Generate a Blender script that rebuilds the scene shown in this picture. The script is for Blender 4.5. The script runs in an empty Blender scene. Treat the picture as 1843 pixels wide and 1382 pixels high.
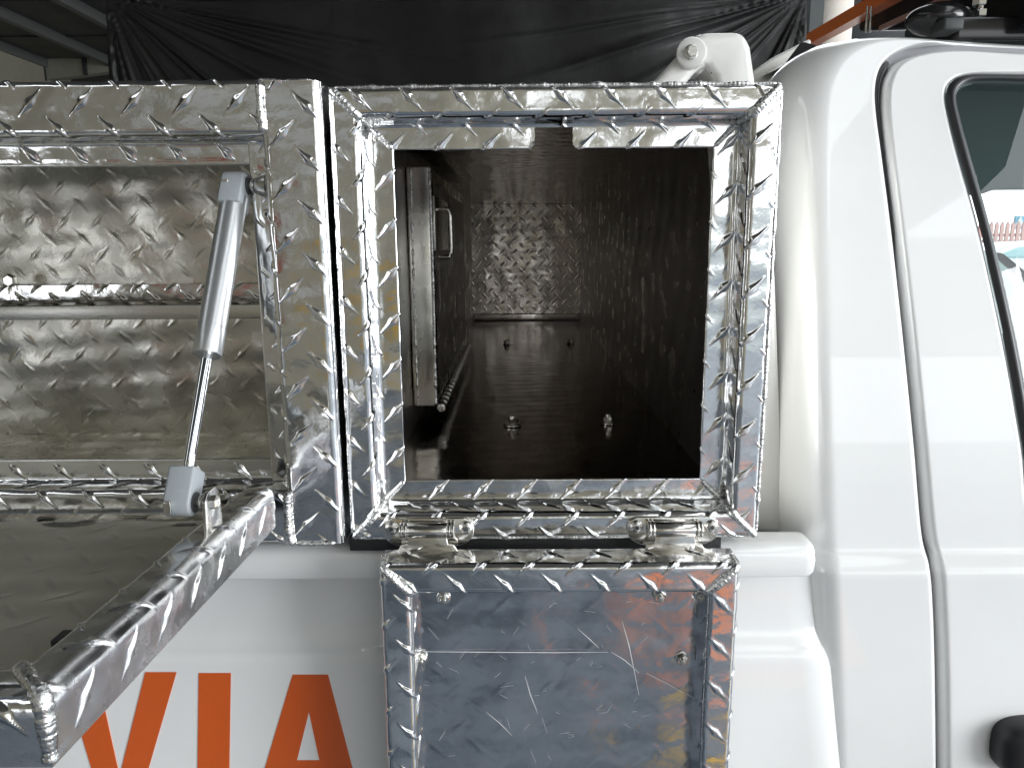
import bpy, bmesh, math, random
import numpy as np
from math import radians as rad, sin, cos, pi
random.seed(4); rng = np.random.default_rng(7)
SC = bpy.context.scene; COL = SC.collection
H = 1.62                                   # eye height above the workshop floor

# ------------------------------------------------------------------ camera
def axes(p, y, r):
    f = np.array([sin(y)*cos(p), cos(y)*cos(p), -sin(p)]); rt = np.array([cos(y), -sin(y), 0.]); up = np.cross(rt, f)
    return rt*cos(r)+up*sin(r), up*cos(r)-rt*sin(r), f
RT, UP, FW = axes(rad(10.89), rad(-.42), rad(-.45)); FPX = 1330.
from mathutils import Matrix, Vector
cam = bpy.data.cameras.new('camera'); camo = bpy.data.objects.new('camera', cam); COL.objects.link(camo)
cam.sensor_width = 36; cam.lens = 36*FPX/1843; cam.clip_start = .01; cam.clip_end = 500
m = Matrix.Identity(4)
for i in range(3):
    m[i][0] = RT[i]; m[i][1] = UP[i]; m[i][2] = -FW[i]
m[2][3] = H
camo.matrix_world = m
SC.camera = camo

# ------------------------------------------------------------------ light: daylight from the open side and doorway of the workshop
w = bpy.data.worlds.new('World'); SC.world = w; w.use_nodes = True
bg = w.node_tree.nodes['Background']; bg.inputs[0].default_value = (.93, .97, 1, 1); bg.inputs[1].default_value = 1.5
def area(name, loc, target, sx, sy, power, color):
    l = bpy.data.lights.new(name, 'AREA'); l.shape = 'RECTANGLE'; l.size = sx; l.size_y = sy; l.energy = power; l.color = color
    o = bpy.data.objects.new(name, l); COL.objects.link(o); o.location = (loc[0], loc[1], loc[2]+H)
    d = Vector(target)-Vector(loc); o.rotation_euler = d.to_track_quat('-Z', 'Y').to_euler()
    return o
area('doorway_daylight', (5.6, -2.6, .6), (0, .6, -.1), 3.2, 3.0, 190, (.95, .98, 1))
SC.view_settings.view_transform = 'Standard'; SC.view_settings.look = 'None'; SC.view_settings.exposure = 0.82; SC.view_settings.gamma = 1
cy = SC.cycles; SC.render.engine = 'CYCLES'
cy.use_denoising = True; cy.denoiser = 'OPENIMAGEDENOISE'; cy.max_bounces = 8; cy.glossy_bounces = 6; cy.diffuse_bounces = 3; cy.use_adaptive_sampling = True; cy.adaptive_threshold = .02
cy.transparent_max_bounces = 12; cy.sample_clamp_indirect = 6; cy.caustics_reflective = True; cy.blur_glossy = .3

# ------------------------------------------------------------------ pixel directions -> points on a known surface
def ray(x, y): return FW+RT*(x-921.5)/FPX-UP*(y-691)/FPX
def atY(x, y, Y): d = ray(x, y); return d*Y/d[1]
def atX(x, y, X): d = ray(x, y); return d*X/d[0]
def atZ(x, y, Z): d = ray(x, y); return d*Z/d[2]
def onS(x, y, S, it=25):                    # S(z) -> depth of a leaning panel
    Y = .65
    for _ in range(it): P = atY(x, y, Y); Y = .5*Y+.5*S(P[2])
    return atY(x, y, Y)

# ------------------------------------------------------------------ materials
def mat(name, base, rough=.4, metal=0., coat=0., bump=None, spec=.5, rvar=None, cvar=None, aniso=None):
    m = bpy.data.materials.new(name); m.use_nodes = True; nt = m.node_tree; b = nt.nodes['Principled BSDF']
    b.inputs['Base Color'].default_value = (*base, 1); b.inputs['Roughness'].default_value = rough; b.inputs['Metallic'].default_value = metal
    b.inputs['Coat Weight'].default_value = coat; b.inputs['Coat Roughness'].default_value = .03; b.inputs['Specular IOR Level'].default_value = spec
    tc = nt.nodes.new('ShaderNodeTexCoord')
    def noise(scale, detail=3, stretch=None, rg=.5):
        n = nt.nodes.new('ShaderNodeTexNoise'); n.inputs['Scale'].default_value = scale; n.inputs['Detail'].default_value = detail; n.inputs['Roughness'].default_value = rg
        if stretch:
            mp = nt.nodes.new('ShaderNodeMapping'); mp.inputs['Scale'].default_value = stretch; nt.links.new(tc.outputs['Object'], mp.inputs[0]); nt.links.new(mp.outputs[0], n.inputs['Vector'])
        else: nt.links.new(tc.outputs['Object'], n.inputs['Vector'])
        return n.outputs[0]
    def ramp(src, lo, hi, a, b_):
        r = nt.nodes.new('ShaderNodeMapRange'); r.inputs[1].default_value = lo; r.inputs[2].default_value = hi; r.inputs[3].default_value = a; r.inputs[4].default_value = b_
        nt.links.new(src, r.inputs[0]); return r.outputs[0]
    if bump:
        prev = None
        for (sc_, st, dist, stretch) in bump:
            bn = nt.nodes.new('ShaderNodeBump'); bn.inputs['Strength'].default_value = st; bn.inputs['Distance'].default_value = dist
            nt.links.new(noise(sc_, 3, stretch), bn.inputs['Height'])
            if prev: nt.links.new(prev, bn.inputs['Normal'])
            prev = bn.outputs[0]
        nt.links.new(prev, b.inputs['Normal'])
    if rvar: nt.links.new(ramp(noise(rvar[0], 6), .35, .65, rvar[1], rvar[2]), b.inputs['Roughness'])
    if cvar:                                 # (scale, other colour, lo, hi)
        mx = nt.nodes.new('ShaderNodeMix'); mx.data_type = 'RGBA'; mx.inputs[6].default_value = (*base, 1); mx.inputs[7].default_value = (*cvar[1], 1)
        nt.links.new(ramp(noise(cvar[0], 8, None, .62), cvar[2], cvar[3], 0, 1), mx.inputs[0]); nt.links.new(mx.outputs[2], b.inputs['Base Color'])
    return m
M = {}
M['alu'] = mat('polished_aluminium', (.80, .80, .80), .10, 1, bump=[(28, .10, .01, None), (420, .03, .002, (1, 6, 1))], rvar=(60, .07, .17))
M['alu_rim'] = mat('brushed_rim_aluminium', (.80, .80, .81), .24, 1, bump=[(28, .08, .01, None)], rvar=(60, .19, .30))
M['alu_dull'] = mat('dull_aluminium', (.68, .66, .60), .25, 1, bump=[(22, .12, .01, None), (300, .05, .002, (1, 9, 1))], rvar=(25, .20, .33), cvar=(9, (.56, .54, .47), .48, .75))
M['alu_worn'] = mat('worn_grey_aluminium', (.66, .64, .56), .40, .85, bump=[(14, .10, .01, None), (300, .05, .002, (9, 1, 1))], rvar=(12, .30, .48), cvar=(7, (.54, .52, .44), .45, .7))
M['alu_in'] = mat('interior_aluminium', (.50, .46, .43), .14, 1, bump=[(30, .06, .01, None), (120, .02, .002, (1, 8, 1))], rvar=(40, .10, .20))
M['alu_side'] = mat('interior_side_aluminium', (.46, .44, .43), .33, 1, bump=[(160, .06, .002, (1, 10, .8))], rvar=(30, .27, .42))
M['alu_panel'] = mat('scratched_aluminium', (.60, .61, .63), .12, 1, bump=[(16, .20, .012, None), (70, .05, .005, None), (500, .03, .002, (1, 1, 8))], rvar=(35, .07, .19), cvar=(14, (.46, .47, .50), .5, .7))
M['weld'] = mat('weld_metal', (.72, .72, .71), .22, 1, bump=[(500, .25, .003, None)], rvar=(200, .14, .4))
M['steel'] = mat('stainless_steel', (.78, .76, .72), .16, 1, bump=[(150, .05, .004, None)])
M['steel_satin'] = mat('satin_steel', (.62, .61, .58), .26, 1, bump=[(300, .06, .003, None)])
M['strut'] = mat('silver_painted_tube', (.58, .59, .60), .32, .85, bump=[(600, .04, .002, None)])
M['chrome'] = mat('chromed_rod', (.75, .76, .78), .06, 1)
M['strut_plastic'] = mat('grey_end_plastic', (.33, .355, .375), .42, .0, bump=[(400, .05, .002, None)])
M['scratch'] = mat('bright_scratch', (.85, .85, .85), .6, .3)
M['white'] = mat('white_car_paint', (.82, .82, .815), .34, 0, coat=1, bump=[(900, .012, .002, None)], cvar=(3, (.77, .77, .765), .4, .7))
M['white_dull'] = mat('white_powder_coat', (.72, .71, .68), .38, 0, coat=.5, bump=[(700, .04, .002, None)])
M['orange'] = mat('orange_vinyl', (.62, .10, .010), .30, 0, coat=.6, cvar=(18, (.61, .10, .012), .45, .65))
M['rubber'] = mat('black_rubber', (.018, .018, .019), .55, 0, bump=[(300, .2, .003, None)])
M['seal'] = mat('black_window_seal', (.028, .028, .031), .33, 0)
M['reveal'] = mat('shaded_door_reveal', (.30, .30, .32), .5, 0)  # grey stands for the shade inside the door gap
M['tarp'] = mat('black_plastic_tarpaulin', (.006, .0057, .0053), .38, 0, bump=[(4, .15, .04, None), (40, .08, .01, None)], rvar=(6, .40, .6), spec=.32)
M['black'] = mat('gloss_black_plastic', (.012, .012, .013), .16, 0, spec=.6)
M['housing'] = mat('matt_black_housing', (.010, .010, .011), .5, 0, spec=.25, rvar=(9, .3, .6))
M['grease'] = mat('black_grease', (.03, .029, .025), .35, 0)
M['dark'] = mat('dark_grey_trim', (.045, .05, .05), .6, 0)
M['headliner'] = mat('dark_headliner', (.03, .045, .045), .8, 0)
M['trim'] = mat('pale_green_grey_trim', (.30, .36, .35), .6, 0)
M['handle'] = mat('black_handle_plastic', (.012, .012, .014), .42, 0, bump=[(900, .08, .002, None)])
M['amber'] = mat('orange_lens', (.85, .21, .05), .3, 0, coat=.5)
M['copper'] = mat('pink_trim', (.42, .25, .21), .35, 0)
M['roof_sheet'] = mat('grey_roof_sheet', (.135, .13, .115), .6, .2, cvar=(.8, (.09, .09, .088), .42, .62))
M['purlin'] = mat('grey_purlin', (.20, .20, .19), .6, .1)
M['beam'] = mat('cream_beam_paint', (.40, .385, .32), .6, 0, cvar=(1.5, (.34, .325, .27), .45, .65))
M['column'] = mat('pale_column_paint', (.66, .60, .53), .6, 0, cvar=(3, (.58, .53, .47), .45, .65))
M['concrete'] = mat('workshop_concrete', (.20, .23, .27), .42, 0, bump=[(20, .1, .01, None)], rvar=(3, .3, .6), cvar=(1.1, (.06, .08, .11), .42, .58))
M['wall'] = mat('cream_workshop_wall', (.48, .44, .34), .7, 0, cvar=(.9, (.38, .35, .27), .42, .64))
M['paint_y'] = mat('yellow_floor_paint', (.70, .42, .05), .5, 0, cvar=(12, (.5, .34, .1), .55, .65))
M['patch_o'] = mat('orange_reflection_patch', (.75, .20, .04), .45, 0, cvar=(12, (.6, .2, .08), .55, .65))  # for the unseen floor patches that tint reflections
M['board_red'] = mat('dull_red_board', (.42, .12, .09), .5, 0)
M['fence'] = mat('hazy_red_fence', (.70, .36, .33), .6, 0)  # paled red: overexposure haze is put into the colour
M['fence_base'] = mat('grey_fence_base', (.55, .59, .58), .7, 0)
M['blue'] = mat('blue_sign_paint', (.12, .36, .52), .5, 0)
M['tyre'] = mat('tyre_rubber', (.02, .02, .02), .8, 0)
M['car_glass'] = mat('pale_car_glass', (.30, .48, .50), .08, 0, coat=.6)
g = bpy.data.materials.new('tinted_window_glass'); g.use_nodes = True; nt = g.node_tree; nt.nodes.clear()
ou = nt.nodes.new('ShaderNodeOutputMaterial'); mx = nt.nodes.new('ShaderNodeMixShader'); tr = nt.nodes.new('ShaderNodeBsdfTransparent'); gl = nt.nodes.new('ShaderNodeBsdfGlossy'); fr = nt.nodes.new('ShaderNodeFresnel')
tr.inputs[0].default_value = (.74, .90, .88, 1); gl.inputs['Roughness'].default_value = .01; fr.inputs[0].default_value = 1.75
nt.links.new(fr.outputs[0], mx.inputs[0]); nt.links.new(tr.outputs[0], mx.inputs[1]); nt.links.new(gl.outputs[0], mx.inputs[2]); nt.links.new(mx.outputs[0], ou.inputs[0]); M['glass'] = g

# ------------------------------------------------------------------ object helpers (points are given relative to the eye; H lifts them onto the floor)
ORG = {}
def thing(name, loc, label, cat, group=None, kind=None):
    o = bpy.data.objects.new(name, None); COL.objects.link(o); o.location = (loc[0], loc[1], loc[2]+H); o.empty_display_size = .05
    o['label'] = label; o['category'] = cat
    if group: o['group'] = group
    ORG[o.name] = np.array(loc, float); return o
def obj(name, V, F, m, parent=None, smooth=True, label=None):
    V = np.asarray(V, float); me = bpy.data.meshes.new(name)
    base = ORG[parent.name] if parent is not None else V.mean(0)
    L = (V-base)
    if isinstance(F, np.ndarray):
        n = len(F); k = F.shape[1]; me.vertices.add(len(L)); me.vertices.foreach_set('co', L.astype(np.float32).ravel())
        me.loops.add(n*k); me.loops.foreach_set('vertex_index', F.astype(np.int32).ravel())
        me.polygons.add(n); me.polygons.foreach_set('loop_start', np.arange(0, n*k, k, dtype=np.int32)); me.update(calc_edges=True)
    else: me.from_pydata(L.tolist(), [], [list(map(int, f)) for f in F]); me.update()
    if smooth: me.polygons.foreach_set('use_smooth', np.ones(len(me.polygons), bool))
    me.materials.append(M[m] if isinstance(m, str) else m)
    o = bpy.data.objects.new(name, me); COL.objects.link(o)
    if parent is not None: o.parent = parent; ORG[o.name] = base
    else: o.location = (base[0], base[1], base[2]+H); ORG[o.name] = base
    if label: o['label'] = label
    return o
def struct(o): o['kind'] = 'structure'; return o
def tag(o, label, cat, group=None):
    o['label'] = label; o['category'] = cat
    if group: o['group'] = group
    return o
def autosmooth(o, ang=35):
    me = o.data; bm = bmesh.new(); bm.from_mesh(me)
    bmesh.ops.remove_doubles(bm, verts=bm.verts, dist=1e-6); bmesh.ops.recalc_face_normals(bm, faces=bm.faces)
    for e in bm.edges:
        if len(e.link_faces) == 2 and e.calc_face_angle(0) > rad(ang): e.smooth = False
    bm.to_mesh(me); bm.free(); return o
def grid_faces(ni, nj, closed_j=False):
    i = np.arange(ni-1)[:, None]; j = np.arange(nj if closed_j else nj-1)[None, :]; j2 = (j+1) % nj
    return np.stack([(i*nj+j).ravel(), (i*nj+j2).ravel(), ((i+1)*nj+j2).ravel(), ((i+1)*nj+j).ravel()], 1)
def join(parts):
    V = []; F = []; n = 0
    for v, f in parts:
        V += list(map(tuple, v)); F += [tuple(int(k)+n for k in q) for q in f]; n += len(v)
    return np.array(V), F
def boxm(a, b, bev=0):
    a = np.array(a, float); b = np.array(b, float); bm = bmesh.new(); bmesh.ops.create_cube(bm, size=1)
    for v in bm.verts: v.co = Vector((a+b)/2)+Vector(np.array(v.co)*(b-a))
    if bev: bmesh.ops.bevel(bm, geom=list(bm.edges), offset=bev, segments=3, affect='EDGES', profile=.5)
    bm.verts.index_update(); V = [tuple(v.co) for v in bm.verts]; F = [[v.index for v in f.verts] for f in bm.faces]; bm.free(); return np.array(V), F
def frame_of(d):
    d = np.array(d, float); d /= np.linalg.norm(d); a = np.array([0, 0, 1.]) if abs(d[2]) < .9 else np.array([1., 0, 0]); u = np.cross(a, d); u /= np.linalg.norm(u); return d, u, np.cross(d, u)
def tube(p0, p1, prof, n=28, cap=True):      # prof: list of (t metres along, radius)
    d, u, v = frame_of(np.array(p1)-np.array(p0)); V = []
    for t, r in prof:
        c = np.array(p0)+d*t
        for k in range(n): a = 2*pi*k/n; V.append(c+r*(cos(a)*u+sin(a)*v))
    F = [tuple(q) for q in grid_faces(len(prof), n, True)]
    if cap: F += [tuple(range(n))[::-1], tuple(range((len(prof)-1)*n, len(prof)*n))]
    return np.array(V), F
def cyl(p0, p1, r, n=28, bev=None):
    L = np.linalg.norm(np.array(p1)-np.array(p0)); b = bev if bev else r*.12
    return tube(p0, p1, [(0, r-b), (b*.3, r-b*.3), (b, r), (L-b, r), (L-b*.3, r-b*.3), (L, r-b)], n)
def prism(poly, axis, a, b, bev=0):          # poly in the two other axes, extruded along axis from a to b
    n = len(poly); V = []
    for t in (a, b):
        for p in poly:
            if axis == 'y': V.append((p[0], t, p[1]))
            elif axis == 'x': V.append((t, p[0], p[1]))
            else: V.append((p[0], p[1], t))
    F = [tuple(range(n)), tuple(range(2*n-1, n-1, -1))]+[(i, (i+1) % n, n+(i+1) % n, n+i) for i in range(n)]
    bm = bmesh.new(); vs = [bm.verts.new(v) for v in V]
    for f in F: bm.faces.new([vs[k] for k in f])
    bmesh.ops.recalc_face_normals(bm, faces=bm.faces)
    if bev: bmesh.ops.bevel(bm, geom=[e for e in bm.edges if e.calc_face_angle(0) > .3], offset=bev, segments=3, affect='EDGES', profile=.5)
    bm.verts.index_update(); V = np.array([tuple(v.co) for v in bm.verts]); F = [[v.index for v in f.verts] for f in bm.faces]; bm.free(); return V, F
def part(name, vf, m, parent, ang=35, smooth=True, label=None):
    o = obj(name, vf[0], vf[1], m, parent, smooth, label)
    if smooth: autosmooth(o, ang)
    return o
def poly_rings(center, normal, up, prof, sides=6, rot=0):   # hex nut style rings: prof (height, radius)
    d = np.array(normal, float); d /= np.linalg.norm(d); u = np.array(up, float); u -= d*(u@d); u /= np.linalg.norm(u); v = np.cross(d, u); V = []
    for h, r in prof:
        for k in range(sides): a = 2*pi*k/sides+rot; V.append(np.array(center)+d*h+r*(cos(a)*u+sin(a)*v))
    F = [tuple(q) for q in grid_faces(len(prof), sides, True)]+[tuple(range((len(prof)-1)*sides, len(prof)*sides)), tuple(range(sides))[::-1]]
    return np.array(V), F
def catmull(P, k=6):
    P = np.array(P, float); Q = np.vstack([2*P[0]-P[1], P, 2*P[-1]-P[-2]]); out = []
    for i in range(1, len(Q)-2):
        for t in np.linspace(0, 1, k, endpoint=False):
            a, b, c, d = Q[i-1], Q[i], Q[i+1], Q[i+2]
            out.append(.5*((2*b)+(c-a)*t+(2*a-5*b+4*c-d)*t*t+(3*b-a-3*c+d)*t**3))
    out.append(P[-1]); return np.array(out)

# ------------------------------------------------------------------ tread plate
PT = .0405
def lugs(p, q, hgt=.0015, L=.0162, W=.0037):
    out = np.zeros(np.broadcast(p, q).shape); dim = 0
    for off, sgn in ((0, -1), (.5, 1)):
        a = p/PT-off; b = q/PT-off; da = (a-np.round(a))*PT; db = (b-np.round(b))*PT
        c = .7071; u = (da+sgn*db)*c/L; v = np.abs((-sgn*da+db)*c)
        au = np.abs(u); wv = W*(.42*np.clip(1-au, 0, 1)**.75+.58*np.exp(-(u/.27)**2)*(au < 1))
        t = np.clip(1-v/np.maximum(wv, 1e-6), 0, 1); prof = np.clip(t*1.5, 0, 1); prof = prof*prof*(3-2*prof)*.55+t*.45
        out = np.maximum(out, np.where(au < 1, prof*(1-au**2)**.6*hgt, 0)); dim = dim-.17*hgt*np.exp(-((u*L)/.013)**2-(v/.0085)**2)   # the rolled-up lugs dish the sheet around them
    return out+dim
PH = rng.uniform(0, 6.28, 40); KX = rng.normal(0, 1, 40); KY = rng.normal(0, 1, 40)
def wob(p, q, amp, wl):
    s = np.zeros(np.broadcast(p, q).shape)
    for i in range(12):
        k = 2*pi/(wl*(.6+.12*i)); s += np.sin(k*(KX[i]*p+KY[i]*q)+PH[i])/12**.5
    return s*amp
def rounded(prof, radii, step):             # polyline with filleted corners, resampled evenly
    P = [np.array(p, float) for p in prof]; out = [P[0]]
    for i in range(1, len(P)-1):
        a = P[i-1]-P[i]; b = P[i+1]-P[i]; la, lb = np.linalg.norm(a), np.linalg.norm(b); a /= la; b /= lb
        r = radii[i-1]
        if r <= 0: out.append(P[i]); continue
        th = math.acos(np.clip(a@b, -1, 1)); t = min(r/math.tan(th/2), la*.49, lb*.49); r = t*math.tan(th/2)
        bis = (a+b)/np.linalg.norm(a+b); c = P[i]+bis*(r/math.sin(th/2)); s = P[i]+a*t-c; e = P[i]+b*t-c
        ang = math.acos(np.clip((s@e)/(r*r), -1, 1))
        for k in range(9): f = k/8; out.append(c+(s*math.sin((1-f)*ang)+e*math.sin(f*ang))/max(math.sin(ang), 1e-9))
    out.append(P[-1]); out = np.array(out); d = np.r_[0, np.cumsum(np.linalg.norm(np.diff(out, axis=0), axis=1))]
    n = max(4, int(d[-1]/step)); s = np.linspace(0, d[-1], n); o = np.stack([np.interp(s, d, out[:, k]) for k in (0, 1)], 1)
    return o, s
def rail(name, mapf, prof, radii, a0, a1, parent, m='alu', m0=0., m1=0., vert=False, sgn=1, step=.0009, q0=0., p0=0., hgt=.0015, flip=False, cut=None, wobble=.00030, s0=.002):
    P, s = rounded(prof, radii, step); T = np.gradient(P, axis=0); T /= np.linalg.norm(T, axis=1)[:, None]; N = np.stack([T[:, 1], -T[:, 0]], 1)
    n = int((a1-a0)/step); tt = np.linspace(0, 1, n)
    A = (a0+m0*P[None, :, 0])*(1-tt[:, None])+(a1-m1*P[None, :, 0])*tt[:, None]; S = np.broadcast_to(s[None, :], A.shape)
    p, q = (sgn*S, A) if vert else (A, -sgn*S)
    h = lugs(p+p0, q+q0, hgt)+wob(p+p0*3, q+q0*2, wobble, .06)
    e = np.minimum(np.clip((s-s0)/.004, 0, 1), np.clip((s[-1]-.006-s)/.002, 0, 1)); h = h*e[None, :]
    O = P[None, :, 0]+h*N[None, :, 0]; D = P[None, :, 1]+h*N[None, :, 1]
    V = np.stack(mapf(A, O, D), -1).reshape(-1, 3); F = grid_faces(n, len(P))
    if flip: F = F[:, ::-1]
    if cut is not None: F = F[~cut(V[F].mean(1))]
    return obj(name, V, F, m, parent)
def plate(name, org, U, Vv, lu, lv, parent, m, step=.002, hgt=.0012, wobble=.0003, nrm=None, p0=0, q0=0, mirror=False):
    org = np.array(org, float); U = np.array(U, float); Vv = np.array(Vv, float); N = np.cross(U, Vv) if nrm is None else np.array(nrm, float)
    nu, nv = max(2, int(lu/step)), max(2, int(lv/step)); a = np.linspace(0, lu, nu)[:, None]; b = np.linspace(0, lv, nv)[None, :]
    h = (lugs((-a if mirror else a)+p0, b+q0, hgt) if hgt else 0)+wob(a+p0, b+q0, wobble, .09)
    P = org+a[..., None]*U+b[..., None]*Vv+h[..., None]*N
    return obj(name, P.reshape(-1, 3), grid_faces(nu, nv), m, parent)
def weld(pts, parent, r=.0032, pitch=.0030, rip=.16, jit=.12, name='weld_bead'):
    P = catmull(pts, 10) if len(pts) > 2 else np.array(pts, float)
    d = np.r_[0, np.cumsum(np.linalg.norm(np.diff(P, axis=0), axis=1))]; n = max(8, int(d[-1]/(pitch/6))); s = np.linspace(0, d[-1], n)
    C = np.stack([np.interp(s, d, P[:, k]) for k in range(3)], 1); T = np.gradient(C, axis=0); V = []; ns = 12; ph = 0
    wv = np.interp(s, np.linspace(0, d[-1], max(3, int(d[-1]/.006))), 1+rng.normal(0, jit, max(3, int(d[-1]/.006))))
    for i in range(n):
        _, u, v = frame_of(T[i]); f = ((s[i]+.25*pitch*sin(s[i]*900)+.3*pitch*sin(s[i]*411+1))/pitch) % 1; rr = r*wv[i]*(.88+rip*math.sqrt(max(0, 1-(2*f-1)**2)))
        e = min(1, min(i, n-1-i)/5+.15); rr *= e
        for k in range(ns):
            a = 2*pi*k/ns; lean = T[i]/np.linalg.norm(T[i])*r*.35*cos(a)
            V.append(C[i]+rr*(cos(a)*u+sin(a)*v)*1+lean*0)
    return obj(name, V, grid_faces(n, ns, True), 'weld', parent)

# ================================================================== the workshop
def quad(name, pts, m): return obj(name, pts, [(0, 1, 2, 3)], m, None, False)
FZ = -H
RZ = 3.5
struct(quad('floor', [(-14, -16, FZ), (30, -16, FZ), (30, 40, FZ), (-14, 40, FZ)], 'concrete'))
for nm, y0, y1, x0, x1, mm in (('reflected_floor_patch', -.88, -.70, .42, 6, 'paint_y'), ('reflected_floor_patch', -1.95, -1.66, .48, 1.5, 'patch_o'), ('reflected_floor_patch', -3.0, -2.7, 1.0, 2.2, 'patch_o')):  # out of view; the orange patches are added to colour reflections in the metal
    struct(quad(nm, [(x0, y0, FZ+.004), (x1, y0, FZ+.004), (x1, y1, FZ+.004), (x0, y1, FZ+.004)], mm))
struct(quad('wall_left', [(-9, -9, FZ), (-9, 18, FZ), (-9, 18, RZ), (-9, -9, RZ)], 'wall'))
struct(part('wall_behind', join([boxm((-9, -6.3, FZ), (-5.9, -6, RZ)), boxm((-5.9, -6.3, .55), (-4.4, -6, RZ)), boxm((-4.4, -6.3, FZ), (.28, -6, RZ)), boxm((.28, -6.3, 1.3), (.62, -6, RZ)), boxm((.62, -6.3, FZ), (1.35, -6, RZ)), boxm((1.35, -6.3, 1.5), (5.2, -6, RZ)), boxm((5.2, -6.3, FZ), (5.8, -6, RZ))]), 'wall', None, smooth=False))  # unseen wall; openings placed to give bright streaks in the reflections
RZ = 3.5
struct(part('reflection_backdrop', boxm((-6, -15.2, FZ), (14, -15, .15)), 'fence_base', None, smooth=False))  # unseen backdrop added so the lower frame faces reflect grey
roof = struct(part('ceiling', join([boxm((-9, 0.6, RZ), (.8, 10.5, RZ+.05)), boxm((.8, 0.6, RZ), (4.2, 3, RZ+.05)), boxm((-9, 10.5, RZ), (4.2, 17, RZ+.05)), boxm((4.25, 9.5, RZ), (8, 17, RZ+.05)), boxm((-9, -9, RZ), (-4.2, .6, RZ+.05)), boxm((-3.4, -9, RZ), (1.6, .6, RZ+.05)), boxm((2.6, -9, RZ), (4.2, .6, RZ+.05))]), 'roof_sheet', None, smooth=False))
for k in range(8):
    x = -9+1.3*k; part('purlin', boxm((x-.06, .7, RZ-.16), (x+.06, 15.6, RZ-.004)), 'purlin', roof, smooth=False)
for k in range(9):
    y = 2+1.9*k; part('sheet_joint', boxm((-9, y, RZ-.02), (.8, y+.03, RZ-.003)), 'dark', roof, smooth=False)
struct(quad('wall_far', [(-14, 15.8, FZ), (7, 15.8, FZ), (7, 15.8, RZ), (-14, 15.8, RZ)], 'roof_sheet'))
for x0, x1, z0, z1, mm in ((-3.6, -2.7, -.4, .25, 'board_red'), (-2.5, -1.9, -.2, .5, 'white_dull'), (-1.6, -.9, -.9, -.5, 'paint_y'), (-3.4, -1.0, 1.0, 1.6, 'white_dull')):
    struct(part('reflection_board', boxm((x0, -5.97, z0), (x1, -5.9, z1)), mm, None, smooth=False))  # unseen coloured boards added to tint the metal's reflections
bmn = thing('roof_beam', (-9, 15, 2.5), 'cream painted steel roof beam with dark joints behind the black tarpaulin', 'beam')
a_, b_, c_, d_ = atY(-160, 142, 15), atY(330, 66, 15), atY(330, 112, 15), atY(-160, 176, 15)
part('web', prism([(q[0], q[2]) for q in (a_, b_, c_, d_)], 'y', 15, 15.2), 'beam', bmn, smooth=False)
for xp in (22, 76, 150): 
    t = atY(xp, 116-.156*xp, 14.97); b = atY(xp+8, 152-.14*xp, 14.97); part('joint', join([boxm((t[0]-.03, 14.93, b[2]-.05), (t[0]+.03, 14.99, t[2]+.05))]), 'dark', bmn, smooth=False)
cl = thing('column', (3.2, 6.5, FZ), 'pale painted column behind the cab and the orange light bar', 'column')
p0, p1 = atY(1484, 20, 6.5), atY(1552, 20, 6.5)
part('shaft', cyl(((p0[0]+p1[0])/2, 6.7, FZ), ((p0[0]+p1[0])/2, 6.7, RZ), (p1[0]-p0[0])/2, 40), 'column', cl)
part('dark_strip', boxm((p0[0]-.13, 6.46, FZ), (p0[0]-.02, 6.6, 2.3)), 'dark', cl, smooth=False)
part('sign_plate', boxm((p0[0]-.16, 6.42, 2.02), (p0[0]+.08, 6.45, 2.32)), 'beam', cl, smooth=False)

# black tarpaulin with gathers running out from its tied top corners
TY = 4.0; A0 = atY(190, -8, TY); B0 = atY(1462, -14, TY)
xs = np.linspace(A0[0], B0[0], 420)[:, None]; zs = np.linspace(A0[2]+.02, FZ+.15, 330)[None, :]
def folds(cx, cz, side, seed):
    r_ = np.random.default_rng(seed); dx = (xs-cx)*side; dz = cz-zs; r = np.hypot(dx, dz)+1e-4; th = np.arctan2(dz, dx); d = 0*r
    for k in range(26):
        c = r_.uniform(.02, 1.55); wd = r_.uniform(.010, .028); ln = r_.uniform(.3, 1.7); am = r_.uniform(.006, .020)
        d += am*np.exp(-((th-c)/wd)**2)*np.clip(r/.15, 0, 1)*np.exp(-(r/ln)**3)
    return d
dy = folds(A0[0], A0[2], 1, 3)+folds(B0[0], B0[2], -1, 11)+.03*np.sin(xs*2.2+.6*zs)+.012*np.sin(xs*7+zs*3)+wob(xs, zs, .003, .5)
Vt = np.stack([xs+0*zs+.03*np.sin(zs*2.1+xs), TY-dy, zs+0*xs-.05*np.sin((xs-A0[0])/(B0[0]-A0[0])*pi)], -1).reshape(-1, 3)
tp = obj('tarpaulin', Vt, grid_faces(420, 330)[:, ::-1], 'tarp'); tag(tp, 'black plastic tarpaulin hanging in gathered folds behind the tool boxes', 'tarpaulin')

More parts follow.
